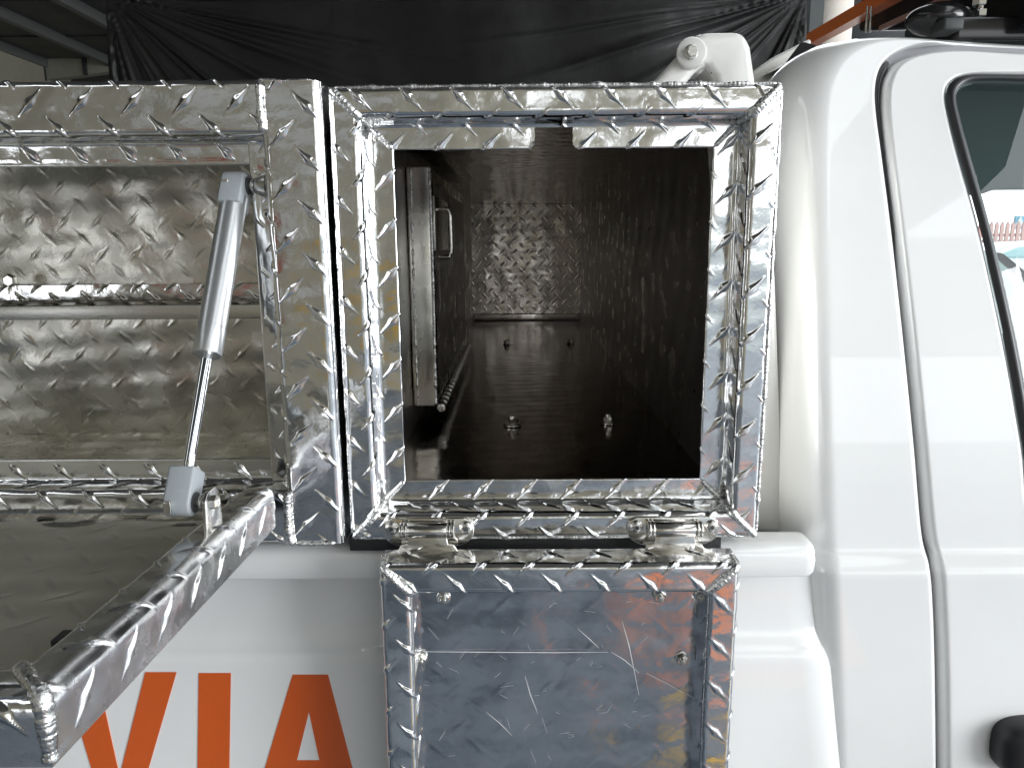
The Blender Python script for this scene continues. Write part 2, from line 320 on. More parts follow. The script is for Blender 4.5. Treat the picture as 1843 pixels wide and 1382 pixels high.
# ---- outside, seen through the cab window
fn = thing('picket_fence', (7, 12, FZ), 'overexposed red picket fence on a grey base seen through the cab window', 'fence')
f0, f1 = atY(1760, 402, 12), atY(1990, 402, 12); zb = atY(1800, 432, 12)[2]
part('base_wall', boxm((f0[0], 12, FZ), (f1[0], 12.15, zb)), 'fence_base', fn, smooth=False)
for k in range(26):
    x = f0[0]+k*.085; part('picket', prism([(x, zb-.02), (x+.055, zb-.02), (x+.055, f0[2]-.03), (x+.0275, f0[2]+.02), (x, f0[2]-.03)], 'y', 11.95, 11.98), 'fence', fn, smooth=False)
part('rail', boxm((f0[0], 11.985, zb+.05), (f1[0], 12.0, zb+.10)), 'fence', fn, smooth=False)
sg = thing('blue_sign', (8.1, 13, FZ), 'blue sign board with a white triangle above the red fence', 'sign')
s0, s1 = atY(1828, 389, 13), atY(1905, 412, 13)
part('board', boxm((s0[0], 13, s1[2]), (s1[0], 13.04, s0[2]), .005), 'blue', sg); part('post', boxm((s1[0]-.3, 13.05, FZ), (s1[0]-.22, 13.12, s0[2])), 'dark', sg, smooth=False)
t0 = atY(1836, 399, 12.99); part('triangle_mark', prism([(t0[0]-.09, t0[2]-.09), (t0[0]+.09, t0[2]-.09), (t0[0], t0[2]+.09)], 'y', 12.985, 12.998), 'white_dull', sg, smooth=False)
cr = thing('parked_car', (8.6, 8.3, FZ), 'white parked car outside seen through the cab window', 'car')
cx = atY(1790, 460, 9)[0]; zt = atY(1835, 434, 9)[2]
sil = [(0, -.55), (.1, -.30), (.55, -.24), (1.0, zt-.03), (1.5, zt), (2.6, zt-.02), (3.4, -.22), (4.1, -.28), (4.2, -1.3), (.05, -1.3)]
sil = [(cx-.75+x, z) for x, z in sil]
part('body', prism(sil, 'y', 9, 10.6, .05), 'white', cr)
part('side_window', prism([(cx-.05, -.235), (cx+.28, zt-.07), (cx+.75, zt-.05), (cx+.75, -.235)], 'y', 8.985, 9.01, .004), 'car_glass', cr)
part('door_handle', boxm((cx+.45, 8.97, -.36), (cx+.57, 9.0, -.335), .004), 'dark', cr)
for xx in (cx+.05, cx+2.7): part('wheel', cyl((xx, 8.96, FZ+.32), (xx, 9.2, FZ+.32), .32), 'tyre', cr)

# ================================================================== the pickup
truck = thing('pickup_truck', (.3, 1.4, FZ), 'white pickup truck carrying the tread plate boxes, orange letters on its bed side', 'truck')
def ss(x, a, b): t = min(1, max(0, (x-a)/(b-a))); return t*t*(3-2*t)
def Yc(z):                                   # cab side: leans inwards above the belt line, swells below its crease
    y = .668+(.105*((z+.30)/.5)**1.5 if z > -.30 else 0)
    return y-.013*ss(-z, .292, .312)-.006*ss(-z, .33, .55)
def Yb(z): return .655-.055*(-.400-z)
# bed side with its pressed shoulder
bx0, bx1 = -1.2, .30
prof = [(.672, -.300), (.6715, -.312), (.670, -.345), (.667, -.372), (.662, -.386), (.6575, -.393), (.655, -.400)]+[(Yb(z), z) for z in np.linspace(-.415, -.95, 12)]
P = catmull(prof, 6)
def bed_edge(z): return np.interp(-z, [.25, .30, .345, .375, .41, .523, .95], [.284, .2845, .2855, .289, .300, .316, .335])
xs_ = np.linspace(0, 1, 60); V = []
for y, z in P:
    e = bed_edge(z)
    V += [(bx0+(e-bx0)*t, y, z) for t in xs_]
    V += [(e+.004, y+.003, z), (e+.0055, y+.012, z), (e+.004, y+.06, z)]
obj('bed_side', V, grid_faces(len(P), 63)[:, ::-1], 'white', truck)
# rail cap
capP = [(.676, -.278), (.671, -.2752), (.655, -.2750), (.646, -.2762), (.6400, -.281), (.6378, -.290), (.6390, -.302), (.6445, -.3085), (.672, -.310)]
P = catmull(capP, 5); V = []; xe = atY(1472, 990, .642)[0]
X = list(np.linspace(bx0, xe-.012, 40))+[xe-.006, xe-.002, xe]; sh = [0]*40+[.0015, .005, .011]
for x, s_ in zip(X, sh):
    for y, z in P: V.append((x, y+s_*.7, z+(s_ if z > -.292 else -s_)*-.55))
V += [(xe+.0005, .69, -.285)]*0
F = [tuple(q) for q in grid_faces(len(X), len(P))]+[tuple(range((len(X)-1)*len(P), len(X)*len(P)))]
part('bed_rail_cap', (np.array(V), F), 'white', truck, 50)
part('bed_front_wall', boxm((.262, .74, -.95), (.268, 2.4, -.29)), 'white', truck, smooth=False)
# lettering
def letter(quads):
    V = []; F = []
    for qd in quads:
        n = len(V)
        for x, y in qd: p = onS(x, y, Yb); V.append(p+np.array([0, -.0008, 0]))
        for x, y in qd: p = onS(x, y, Yb); V.append(p+np.array([0, .0004, 0]))
        F += [(n, n+1, n+2, n+3)]+[(n+i, n+(i+1) % 4, n+4+(i+1) % 4, n+4+i) for i in range(4)]
    o = obj('letter', V, F, 'orange', truck, False); return o
letter([[(114, 1208.6), (174.3, 1208.6), (215.7, 1395.5), (186.9, 1455)], [(262, 1208.6), (318.3, 1208.6), (246.5, 1455), (215.7, 1395.5)], [(186.9, 1455), (215.7, 1395.5), (246.5, 1455), (215, 1455)]])['label'] = 'orange capital letter V'
letter([[(358.2, 1210.2), (415.9, 1210.2), (412, 1455), (354.9, 1455)]])['label'] = 'orange capital letter I'
letter([[(526.8, 1213.2), (556.4, 1213.2), (556.4, 1279.7), (513, 1455)], [(513, 1455), (455, 1455), (526.8, 1213.2), (526.9, 1213.2)], [(556.4, 1213.2), (590.6, 1213.2), (594.6, 1455), (556.4, 1279.7)], [(590.6, 1213.3), (654, 1455), (594.6, 1455), (590.6, 1213.2)], [(534.8, 1367), (575.4, 1367), (584.8, 1410), (524, 1410)]])['label'] = 'orange capital letter A'

# cab quarter panel, door, window
C0 = [(1445, 1440), (1442, 1382), (1434, 1200), (1428, 1080), (1424, 1015), (1420, 955), (1414, 800), (1409, 620), (1406, 420), (1405, 280), (1407, 210), (1413, 160), (1428, 122), (1450, 92), (1490, 66), (1560, 54), (1700, 50), (1860, 58), (1990, 66)]
C1 = [(1690, 1440), (1690, 1382), (1688, 1200), (1684, 1080), (1678, 1020), (1664, 960), (1650, 800), (1632, 620), (1610, 420), (1592, 280), (1582, 205), (1580, 160), (1586, 128), (1600, 106), (1625, 90), (1665, 79), (1730, 75), (1860, 80), (1990, 86)]
C2 = [(1704, 1440), (1702, 1382), (1699, 1200), (1694, 1080), (1689, 1018), (1675, 958), (1660, 800), (1642, 620), (1619, 420), (1602, 280), (1595, 210), (1595, 165), (1601, 138), (1613, 118), (1636, 103), (1675, 93), (1735, 88), (1860, 93), (1990, 98)]
C3 = [(1990, 1440), (1990, 1382), (1990, 1200), (1990, 1080), (1990, 1015), (1870, 955), (1844, 800), (1812, 620), (1768, 420), (1729, 280), (1712, 212), (1706, 178), (1709, 157), (1720, 144), (1736, 137), (1758, 134), (1795, 134), (1870, 135), (1990, 138)]
C4 = C3[:5]+[(1890, 955), (1864, 800), (1833, 620), (1787, 420), (1748, 280), (1730, 214), (1723, 180), (1726, 165), (1735, 155), (1748, 149), (1768, 147), (1800, 147), (1870, 149), (1990, 151)]
K = 6; c0, c1, c2, c3, c4 = (catmull(c, K) for c in (C0, C1, C2, C3, C4))
def ruled(ca, cb, ns, off=lambda d, D, s: 0, S=Yc, i0=0, i1=None, pad=0):
    ca, cb = ca[i0:i1], cb[i0:i1]; V = []
    for a, b in zip(ca, cb):
        A = onS(*a, S); B = onS(*b, S); D = np.linalg.norm(B-A)
        for s in np.linspace(0, 1, ns):
            p = A*(1-s)+B*s; p = np.array([p[0], S(p[2]), p[2]]); p[1] += off(s*D, D, s)+pad; V.append(p)
    return np.array(V), len(ca)
def edge_round(d, D, s):
    r = .047; a = (.055+.085*ss(D, .06, .16))*(1-math.sqrt(max(0, 1-(1-d/r)**2))) if d < r else 0
    e = D-d; a += .006*max(0, 1-e/.005)**2            # turned-in flange at the door gap
    return a
ns = 60; V, n = ruled(c0, c1, ns, edge_round)
back = []
Vg = V.reshape(n, ns, 3); fl = np.stack([Vg[:, 0]+np.array([.004, dd, 0]) for dd in (1.6, .4, .1, .03)], 1); inn = (Vg[:, -1]+np.array([.001, .02, 0]))[:, None]
Vg = np.concatenate([fl, Vg, inn], 1)
obj('cab_quarter_panel', Vg.reshape(-1, 3), grid_faces(n, ns+5), 'white', truck)
# roof skin behind the edge
V = [];
for i in range(13*K, n):
    p = onS(*c0[i], Yc); p[1] += .055
    for t in np.linspace(0, 1, 14): V.append((p[0]+.02*t, p[1]+1.3*t, p[2]-.001+.035*sin(pi*t*.8)))
obj('cab_roof', V, grid_faces(n-13*K, 14), 'white', truck)
# black rear-window seal on the back of the cab
sp = [atY(x, y, .83) for x, y in [(1398, 172), (1408, 148), (1424, 118), (1452, 80)]]
Vs = []; spc = catmull(sp, 6)
for p in spc: Vs += [p+np.array([-.003, .0, .002]), p+np.array([-.004, .008, .003]), p+np.array([.009, .006, 0]), p+np.array([.008, -.004, -.002])]
part('rear_window_seal', (np.array(Vs), [tuple(q) for q in grid_faces(len(spc), 4, True)]), 'seal', truck)
bk = [atY(x, y, .95) for x, y in [(1270, 215), (1300, 140), (1372, 100), (1452, 52)]]; bk2 = [q+np.array([.10, -.10, -.12]) for q in bk]
part('cab_rear_edge', join([prism([(atY(1340, 170, .9)[0], atY(1340, 170, .9)[2]), (atY(1350, 132, .9)[0], atY(1350, 132, .9)[2]), (atY(1392, 103, .9)[0], atY(1392, 103, .9)[2]), (atY(1462, 68, .9)[0], atY(1462, 68, .9)[2]), (atY(1452, 200, .9)[0], atY(1452, 200, .9)[2])], 'y', .9, 1.0, .004)]), 'white_dull', truck)
# door
def door_round(d, D, s): return .007*max(0, 1-d/.006)**2+(.004*max(0, 1-(D-d)/.006)**2 if D < .25 else 0)
V, n2 = ruled(c2, c3, 70, door_round); Vg = V.reshape(n2, 70, 3); Vg = np.concatenate([(Vg[:, 0]+np.array([0, .02, 0]))[:, None], Vg], 1)
door = obj('door', Vg.reshape(-1, 3), grid_faces(n2, 71), 'white', truck)
V, n3 = ruled(c1-np.array([10, 0]), c2+np.array([10, 6]), 4, pad=.016); obj('gap_shade_strip', V, grid_faces(n3, 4)[:, ::-1], 'reveal', truck)  # grey strip behind the door gap, gap shading put into its colour
V, n4 = ruled(c1[7*K:14*K]+np.array([2, 0]), c2[7*K:14*K]-np.array([2, 0]), 5, lambda d, D, s: -.004*sin(pi*s), pad=.011); Vq = V.reshape(n4, 5, 3); Vq[:, :, 1] += (.016*np.clip(np.abs(np.linspace(-1, 1, n4))-.7, 0, 1)/.3)[:, None]; obj('door_rubber', Vq.reshape(-1, 3), grid_faces(n4, 5)[:, ::-1], 'seal', truck)
V, n5 = ruled(c3-np.array([3, 0]), c4, 14, lambda d, D, s: -.0005-.003*sin(pi*min(1, s*1.1)) + (.010*max(0, (s-.85)/.15)**2), i0=5*K-2); obj('window_seal', V, grid_faces(n5, 14)[:, ::-1], 'seal', door)
gp = [onS(*c, Yc)+np.array([0, .012, 0]) for c in C4[5:]]+[onS(1990, 955, Yc)+np.array([0, .012, 0])]
obj('window_glass', gp, [tuple(range(len(gp)))[::-1]], 'glass', door, False)
# handle
hc = onS(1872, 1333, Yc); V = []
for i in range(25):
    for j in range(40):
        ph = -pi/2+pi*i/24; th = 2*pi*j/40; f = lambda v, e: math.copysign(abs(v)**e, v)
        V.append(hc+np.array([(.050)*f(cos(ph), .5)*f(cos(th), .55), .022*f(sin(ph), .8)-.006, .029*f(cos(ph), .5)*f(sin(th), .6)]))
obj('handle', V, grid_faces(25, 40, True), 'handle', door)
# cab interior
hz = lambda x, y, Y: atY(x, y, Y)
q = [hz(1650, 350, 1.2), hz(1762, 350, 1.2), hz(1775, 349, 1.2), hz(1786, 343, 1.2), hz(1815, 340, 1.2), hz(2200, 338, 1.2), hz(2200, 40, 1.2), hz(1650, 40, 1.2)]
part('headliner', prism([(p[0], p[2]) for p in q], 'y', 1.2, 1.24, .006), 'headliner', truck)
q = [hz(1700, 420, 1.25), hz(1796, 455, 1.25), hz(1812, 468, 1.25), hz(1990, 618, 1.25), hz(1990, 1000, 1.25), hz(1700, 1000, 1.25)]
part('dashboard', prism([(p[0], p[2]) for p in q], 'y', 1.25, 1.4, .02), 'trim', truck)
q = [hz(1790, 454, 1.22), hz(1800, 456, 1.22), hz(1990, 608, 1.22), hz(1990, 622, 1.22)]
part('windscreen_seal', prism([(p[0], p[2]) for p in q], 'y', 1.21, 1.24, .003), 'seal', truck)
sc_ = hz(1905, 700, .95); V = []
for i in range(21):
    for j in range(32):
        ph = -pi/2+pi*i/20; th = 2*pi*j/32; f = lambda v, e: math.copysign(abs(v)**e, v)
        V.append(sc_+np.array([.085*f(cos(ph), .7)*f(cos(th), .8), .06*f(sin(ph), .8), .10*f(cos(ph), .7)*f(sin(th), .8)]))
obj('seat_back', V, grid_faces(21, 32, True), 'dark', truck)
part('far_door', boxm((.5, 1.9, -.8), (2.4, 1.95, -.16), .01), 'dark', truck)
part('cab_floor', boxm((.3, .72, -.9), (2.4, 2.0, -.86)), 'dark', truck, smooth=False)

# sports bar on the bed rail
bar = [(1150, 176), (1245, 72), (1252, 64), (1268, 57), (1332, 56), (1345, 66), (1353, 84), (1362, 150), (1398, 500), (1414, 960), (1330, 960), (1312, 500), (1292, 168), (1287, 140), (1275, 122), (1266, 118), (1252, 130), (1214, 176)]
bp = [(atY(x, y, .72)[0], atY(x, y, .72)[2]) for x, y in bar]
sb = part('sports_bar', prism(bp, 'y', .72, .775, .007), 'white_dull', truck, 40)
c = atY(1243, 96, .715); part('gusset_disc', cyl(c+np.array([.002, .008, 0]), c+np.array([0, -.003, 0]), .0135, 32, .002), 'white_dull', sb)
part('bolt', join([cyl(c+np.array([0, -.002, 0]), c+np.array([0, -.004, 0]), .0068, 24), poly_rings(c+np.array([0, -.004, 0]), (0, -1, 0), (.3, 0, 1), [(0, .0052), (.003, .0052), (.004, .0045)])]), 'steel_satin', sb)

# light bar on the roof
lb = thing('roof_light_bar', (.7, 1.3, .25), 'black roof light bar with an orange lower edge and steel bolts on the cab roof', 'light bar')
oA, oB = atX(1462, 72, .6), atX(1640, -28, .6)
def edge(p0, p1, wz, wx, m, name, par, bev=.004):
    p0, p1 = np.array(p0), np.array(p1); V = []
    for p in (p0, p1): V += [p+np.array([-wx, 0, -wz]), p+np.array([wx, 0, -wz]), p+np.array([wx, 0, wz]), p+np.array([-wx, 0, wz])]
    return part(name, (np.array(V), [(0, 1, 2, 3), (4, 7, 6, 5), (0, 4, 5, 1), (1, 5, 6, 2), (2, 6, 7, 3), (3, 7, 4, 0)]), m, par, smooth=False)
edge(oA, oB, .011, .012, 'amber', 'orange_edge', lb)
part('housing', prism([(.93, .244), (1.42, .364), (1.42, .62), (.93, .62)], 'x', .613, 1.35, .006), 'housing', lb)
pa, pb = atX(1585, 52, .61), atX(1725, -12, .61); edge(pa, pb, .004, .003, 'copper', 'pink_trim', lb)
c = atY(1690, 36, 1.0); V = []
for i in range(17):
    for j in range(28):
        ph = -pi/2+pi*i/16; th = 2*pi*j/28; V.append(c+np.array([.040*cos(ph)*cos(th), .03*sin(ph), .020*cos(ph)*sin(th)]))
obj('mount_cover', V, grid_faces(17, 28, True), 'black', lb)
k0, k1 = atY(1716, 33, .98), atY(1990, 75, .98); part('crossbar', boxm((k0[0], .97, k1[2]), (k1[0], 1.02, k0[2]), .004), 'black', lb)
k0, k1 = atY(1688, 38, .97), atY(1722, 60, .97); part('clamp', boxm((k0[0], .955, k1[2]), (k1[0], .99, k0[2]), .003), 'dark', lb)
for y0_ in (32, 12):
    c = atY(1762, y0_, .985); part('nut', poly_rings(c, (0, 0, 1), (1, 0, 0), [(0, .0075), (.001, .0085), (.008, .0085), (.009, .0075)]), 'chrome', lb, 20)
c = atY(1762, 40, .985); part('stud', cyl(c, c+np.array([0, 0, .032]), .005), 'steel', lb)
for xp in (1561, 1568):
    c = atY(xp, 22, 1.25); part('bracket_rod', cyl(c+np.array([0, 0, -.03]), c+np.array([0, 0, .008]), .002), 'steel_satin', lb)

# ================================================================== transverse tool box
X0, X1, Z0, Z1, D0, DB = -.1493, .2123, -.2600, .1225, .620, 2.43
tb = thing('transverse_tool_box', ((X0+X1)/2, D0, Z0), 'open square-mouthed tread plate tool box lying across the truck bed beside the cab', 'tool box')
PR = [(.0015, .646), (.0, .621), (.0, .620), (.0245, .620), (.0245, .650), (.0460, .650), (.0460, .6525), (.036, .6535)]
PRr = [0, .0045, .0055, .004, 0, 0]
PR = [(.0, .648), (.0, .620), (.0245, .620), (.0245, .650), (.0458, .650), (.0458, .6525), (.038, .6535)]; PRr = [.005, .0055, .0045, .0003, .0003]
def notch(c): return (c[:, 0] > .0160) & (c[:, 0] < .0480) & (c[:, 1] > .6465) & (c[:, 2] < Z1-.0285) | ((c[:, 1] > .6465) & (c[:, 2] < Z1-.0285) & (np.hypot(np.maximum(0, np.abs(c[:, 0]-.032)-.0), 0) < .0185) & (c[:, 2] < Z1-.0458+.0025+.0008-(np.abs(c[:, 0]-.032)-.016)))
top = rail('frame_rail', lambda A, O, D: (A, D, Z1-O), PR, PRr, X0, X1, tb, m0=1, m1=1, q0=.0345, p0=.004, cut=notch)
bot = rail('frame_rail', lambda A, O, D: (A, D, Z0+O), PR, PRr, X0, X1, tb, m0=1, m1=1, sgn=-1, q0=.013, p0=.012, flip=True)
lef = rail('frame_rail', lambda A, O, D: (X0+O, D, A), PR, PRr, Z0, Z1, tb, m0=1, m1=1, vert=True, p0=.010, q0=.007, s0=.026)
rig = rail('frame_rail', lambda A, O, D: (X1-O, D, A), PR, PRr, Z0, Z1, tb, m0=1, m1=1, vert=True, sgn=-1, p0=.022, q0=.020, flip=True, s0=.024)
# shell
part('side_panel', boxm((X1-.0040, .645, Z0+.001), (X1-.0015, DB, Z1-.001)), 'alu_dull', tb, smooth=False)
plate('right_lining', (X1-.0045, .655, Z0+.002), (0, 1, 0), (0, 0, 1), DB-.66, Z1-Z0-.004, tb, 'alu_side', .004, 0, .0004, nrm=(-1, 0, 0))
part('side_panel', boxm((X0+.0015, .645, Z0+.001), (X0+.004, DB, Z1-.001)), 'alu_dull', tb, smooth=False)
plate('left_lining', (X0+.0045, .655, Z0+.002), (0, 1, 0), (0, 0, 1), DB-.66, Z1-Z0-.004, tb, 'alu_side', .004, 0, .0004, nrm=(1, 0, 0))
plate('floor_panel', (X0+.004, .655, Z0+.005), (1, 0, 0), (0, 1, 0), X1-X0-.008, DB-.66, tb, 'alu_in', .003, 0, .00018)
part('bottom_panel', boxm((X0+.004, .65, Z0+.0005), (X1-.004, DB, Z0+.003)), 'alu_dull', tb, smooth=False)
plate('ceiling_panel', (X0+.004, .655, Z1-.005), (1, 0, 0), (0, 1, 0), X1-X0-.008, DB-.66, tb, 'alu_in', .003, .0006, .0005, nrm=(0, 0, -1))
part('top_panel', boxm((X0+.004, .65, Z1-.003), (X1-.004, DB, Z1-.0005)), 'alu', tb, smooth=False)
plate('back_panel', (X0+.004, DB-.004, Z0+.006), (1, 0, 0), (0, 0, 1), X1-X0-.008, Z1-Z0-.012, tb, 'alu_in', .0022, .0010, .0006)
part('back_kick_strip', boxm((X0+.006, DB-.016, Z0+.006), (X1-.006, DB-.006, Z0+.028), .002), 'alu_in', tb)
# welds: mitres, outer edges
def mitre(cx, cz, sx, sz):
    f = lambda t, y: (cx+sx*t, y, cz+sz*t)
    weld([f(.002, .6205), f(.010, .6185), f(.021, .6190), f(.0255, .6235)], tb, .0034, .0030)
    weld([f(.0255, .6235), f(.0262, .636), f(.0265, .6475)], tb, .0022, .003)
    weld([f(.0268, .6485), f(.036, .6492), f(.0455, .6498)], tb, .0026, .0034, jit=.2)
for cx_, cz_, a, b in ((X0, Z1, 1, -1), (X1, Z1, -1, -1), (X0, Z0, 1, 1), (X1, Z0, -1, 1)): mitre(cx_, cz_, a, b)
weld([(X1-.0012, .6225, Z0+.004), (X1-.0005, .6225, -.07), (X1-.0012, .6225, Z1-.004)], tb, .0021, .0042, jit=.22)
weld([(X0+.0012, .6225, Z0+.004), (X0+.0008, .6225, -.07), (X0+.0012, .6225, Z1-.004)], tb, .0011, .0040, jit=.2)
weld([(X0+.004, .6225, Z1-.001), (.03, .6225, Z1-.0006), (X1-.004, .6225, Z1-.001)], tb, .0016, .0044, jit=.3)
weld([(X0+.004, .6225, Z0+.001), (.03, .6225, Z0+.0006), (X1-.004, .6225, Z0+.001)], tb, .0013, .0050, jit=.3)
part('rubber_strip', boxm((X0-.004, .630, -.2748), (.1835, .668, -.2610), .001), 'rubber', tb)
# inner hatch on the left wall
HX = -.113; hy0, hy1, hz0, hz1 = 1.00, 1.64, -.224, .098
hp = [(.0, .004), (.0, .0), (.030, .0), (.030, .012)]
hatch = part('inner_hatch', boxm((X0+.005, hy0, hz0), (HX, hy1, hz1), .003), 'alu_dull', tb, label='raised inner hatch lid on the left wall of the box')
plate('hatch_face', (HX+.0008, hy0+.03, hz0+.02), (0, 1, 0), (0, 0, 1), hy1-hy0-.05, hz1-hz0-.04, hatch, 'alu_side', .004, .0008, .0004, nrm=(1, 0, 0))
weld([(HX, hy0+.001, hz0), (HX+.001, hy0+.001, -.07), (HX, hy0+.001, hz1)], hatch, .0022, .006, jit=.25)
weld([(X0+.012, hy0-.0005, hz0), (X0+.011, hy0-.0005, -.07), (X0+.012, hy0-.0005, hz1)], hatch, .0016, .006, jit=.35)
part('handle_plate', boxm((HX, 1.02, -.012), (HX+.004, 1.21, .062), .0015), 'steel_satin', hatch)
hd = [(HX+.004, 1.05, .045), (HX+.02, 1.05, .043), (HX+.022, 1.05, .02), (HX+.022, 1.05, -.012), (HX+.018, 1.05, -.02), (HX+.004, 1.05, -.02)]
Cc = catmull(hd, 6); V = []
for i, p in enumerate(Cc):
    _, u, v = frame_of(np.gradient(Cc, axis=0)[i])
    for k in range(10): a = 2*pi*k/10; V.append(p+.003*(cos(a)*u+sin(a)*v))
obj('pull_handle', V, grid_faces(len(Cc), 10, True), 'steel', hatch)
for k in range(22):
    y = 1.02+k*.028; part('hinge_knuckle', cyl((HX+.005, y, hz0-.006), (HX+.005, y+.024, hz0-.006), .006, 14), 'steel_satin', hatch)
part('jamb_strip', boxm((X0+.006, 1.66, -.22), (X0+.016, 1.70, .09), .002), 'alu', hatch)
# floor bolts
for (x, y, s_) in ((-.0075, 1.013, 1), (.128, 1.019, .75), (-.026, 1.847, .8), (.136, 1.859, .8)):
    c = np.array((x, y, Z0+.0055)); b = part('floor_bolt', join([cyl(c, c+np.array([0, 0, .0025]), .013*s_, 24), poly_rings(c+np.array([0, 0, .0025]), (0, 0, 1), (1, .3, 0), [(0, .0085*s_), (.007, .0085*s_), (.008, .0075*s_)]), cyl(c+np.array([0, 0, .008]), c+np.array([0, 0, .014]), .005*s_, 16)]), 'steel', tb)

# hinges below the mouth
def hinge(pxc):
    c = atY(pxc, 948, .606); xc = c[0]; zc = -.2470; yp = .6175; k = 1.02
    pl = []                                     # wide plate, round lower shoulders
    for a in np.linspace(0, pi, 25): pl.append((xc+k*.0395*(abs(cos(a))**.8)*math.copysign(1, cos(a)), zc-k*.003-.0165*sin(a)**.8))
    pl += [(xc-k*.0385, zc+k*.005), (xc-k*.031, zc+k*.0085), (xc+k*.031, zc+k*.0085), (xc+k*.0385, zc+k*.005)]
    root = part('hinge', prism(pl, 'y', yp-.0018, yp+.0012, .0006), 'steel', tb, 30, label='polished hinge joining the box to its drop door')
    yb = yp-.0078
    part('barrel', cyl((xc-k*.0172, yb, zc), (xc+k*.0172, yb, zc), .0068, 32, .0006), 'steel', root)
    for s_, a, b in ((1, -.0202, -.0174), (1, -.0232, -.0206), (1, .0174, .0202), (1, .0206, .0232)):
        part('collar', cyl((xc+k*a, yb, zc), (xc+k*b, yb, zc), .0074, 32, .0005), 'steel', root)
    for s_ in (-1, 1):
        q_ = np.array((xc+s_*k*.0322+.0005, yp-.0018, zc)); R_ = [(0, .0062), (.0012, .0060), (.0026, .0050), (.0033, .0032), (.0034, .0022)]
        V, F = poly_rings(q_, (0, -1, 0), (0, 0, 1), R_, 24); part('screw', (V, F), 'steel_satin', root)
        part('screw_socket', poly_rings(q_+np.array([0, -.00335, 0]), (0, -1, 0), (0, 0, 1), [(0, .0019), (.0003, .0019)], 6), 'dark', root, smooth=False)
    lf = [(xc-k*.0255, zc-k*.0225), (xc-k*.0255, zc-k*.0165), (xc-k*.0225, zc-k*.0125), (xc-k*.0172, zc-k*.0115), (xc-k*.0165, zc-k*.004), (xc+k*.0165, zc-k*.004), (xc+k*.0175, zc-k*.0115), (xc+k*.0225, zc-k*.0125), (xc+k*.0255, zc-k*.0165), (xc+k*.0255, zc-k*.0225)]
    part('door_leaf', prism(lf, 'y', yb-.0035, yb-.001, .0005), 'steel', root)
hinge(768); hinge(1216)

# drop door hanging below
dx0, dx1, dz1, dzb, dY = atY(681, 1010, .578)[0], atY(1334, 1010, .578)[0], -.2650, -.72, .578
dd = plate('drop_door', (dx0+.02, dY+.026, dzb), (1, 0, 0), (0, 0, 1), dx1-dx0-.04, dz1-dzb-.02, tb, 'alu_panel', .0016, .00018, .0006, nrm=(0, -1, 0), mirror=True); dd['label'] = 'open drop door hanging below the box mouth, scratched inner panel'
DP = [(.0, dY+.032), (.0, dY), (.0265, dY), (.0265, dY+.028)]; DR = [.005, .005]
rail('door_rim', lambda A, O, D: (A, D, dz1-O), DP, DR, dx0, dx1, dd, m0=1, m1=1, q0=.0085, p0=.0105)
rail('door_rim', lambda A, O, D: (dx0+O, D, A), DP, DR, dzb, dz1, dd, m0=0, m1=1, vert=True, p0=.030, q0=.018)
rail('door_rim', lambda A, O, D: (dx1-O, D, A), DP, DR, dzb, dz1, dd, m0=0, m1=1, vert=True, sgn=-1, p0=.004, q0=.017, flip=True)
part('back_skin', boxm((dx0+.004, dY+.0275, dzb), (dx1-.004, dY+.031, dz1-.004)), 'alu', dd, smooth=False)
for cx_, s_ in ((dx0, 1), (dx1, -1)):
    f = lambda t, y: (cx_+s_*t, y, dz1-t)
    weld([(cx_+s_*.003, dY+.022, dz1-.003), (cx_+s_*.003, dY+.010, dz1-.003), f(.004, dY+.001), f(.012, dY-.001), f(.021, dY-.0005), f(.0262, dY+.003), (cx_+s_*.027, dY+.012, dz1-.027)], dd, .0036, .0031)
for xp, yp_ in ((798, 1078), (1188, 1074), (757, 1188), (1228, 1187), (1263, 1075)):
    c = atY(xp, yp_, dY+.022); c[1] = dY+.0255
    nb = part('nut', join([cyl(c, c+np.array([0, -.001, 0]), .0062, 24, .0003), poly_rings(c+np.array([0, -.001, 0]), (0, -1, 0), (.2, 0, 1), [(0, .0052), (.0036, .0052), (.0044, .0044)])]), 'steel', dd, 25)
    part('bolt_end', cyl(c+np.array([0, -.004, 0]), c+np.array([0, -.0085, 0]), .0028, 16), 'steel_satin', nb)
# scratches: shallow bright score marks with a little width
def scratch(pts, wd=.00035):
    P = [atY(x, y, dY+.0252) for x, y in pts]; V = []
    for i, p in enumerate(P):
        p = np.array([p[0], dY+.0243, p[2]]); t = np.array(P[min(i+1, len(P)-1)])-np.array(P[max(i-1, 0)]); n_ = np.array([-t[2], 0, t[0]]); n_ /= np.linalg.norm(n_); k = wd*(1 if 0 < i < len(P)-1 else .3)
        V += [p+n_*k, p-n_*k]
    return np.array(V), [tuple(q) for q in grid_faces(len(P), 2)]
SCR = [[(738, 1171), (850, 1172), (1000, 1173), (1095, 1172)], [(1100, 1172), (1125, 1187), (1150, 1210)], [(1163, 1210), (1210, 1233), (1250, 1256)], [(1120, 1118), (1132, 1160), (1150, 1250)], [(875, 1280), (900, 1300), (922, 1323)], [(945, 1215), (955, 1250), (968, 1283)], [(1040, 1130), (1060, 1148), (1078, 1165)], [(900, 1235), (925, 1232)], [(912, 1290), (918, 1310)], [(975, 1290), (985, 1318)], [(770, 1128), (790, 1150)], [(955, 1350), (965, 1372)]]
r2 = random.Random(5)
for k in range(46):
    x = r2.uniform(745, 1180); y = r2.uniform(1080, 1400); l = r2.uniform(6, 20); a = r2.choice([-1, 1])*r2.uniform(.5, 1.5)+pi/2
    SCR.append([(x, y), (x+l*cos(a), y+l*sin(a))])
sx = obj('scratch_marks', *join([scratch(s_, .00034 if len(s_) > 2 else .00024) for s_ in SCR]), 'scratch', dd, False); sx['kind'] = 'stuff'

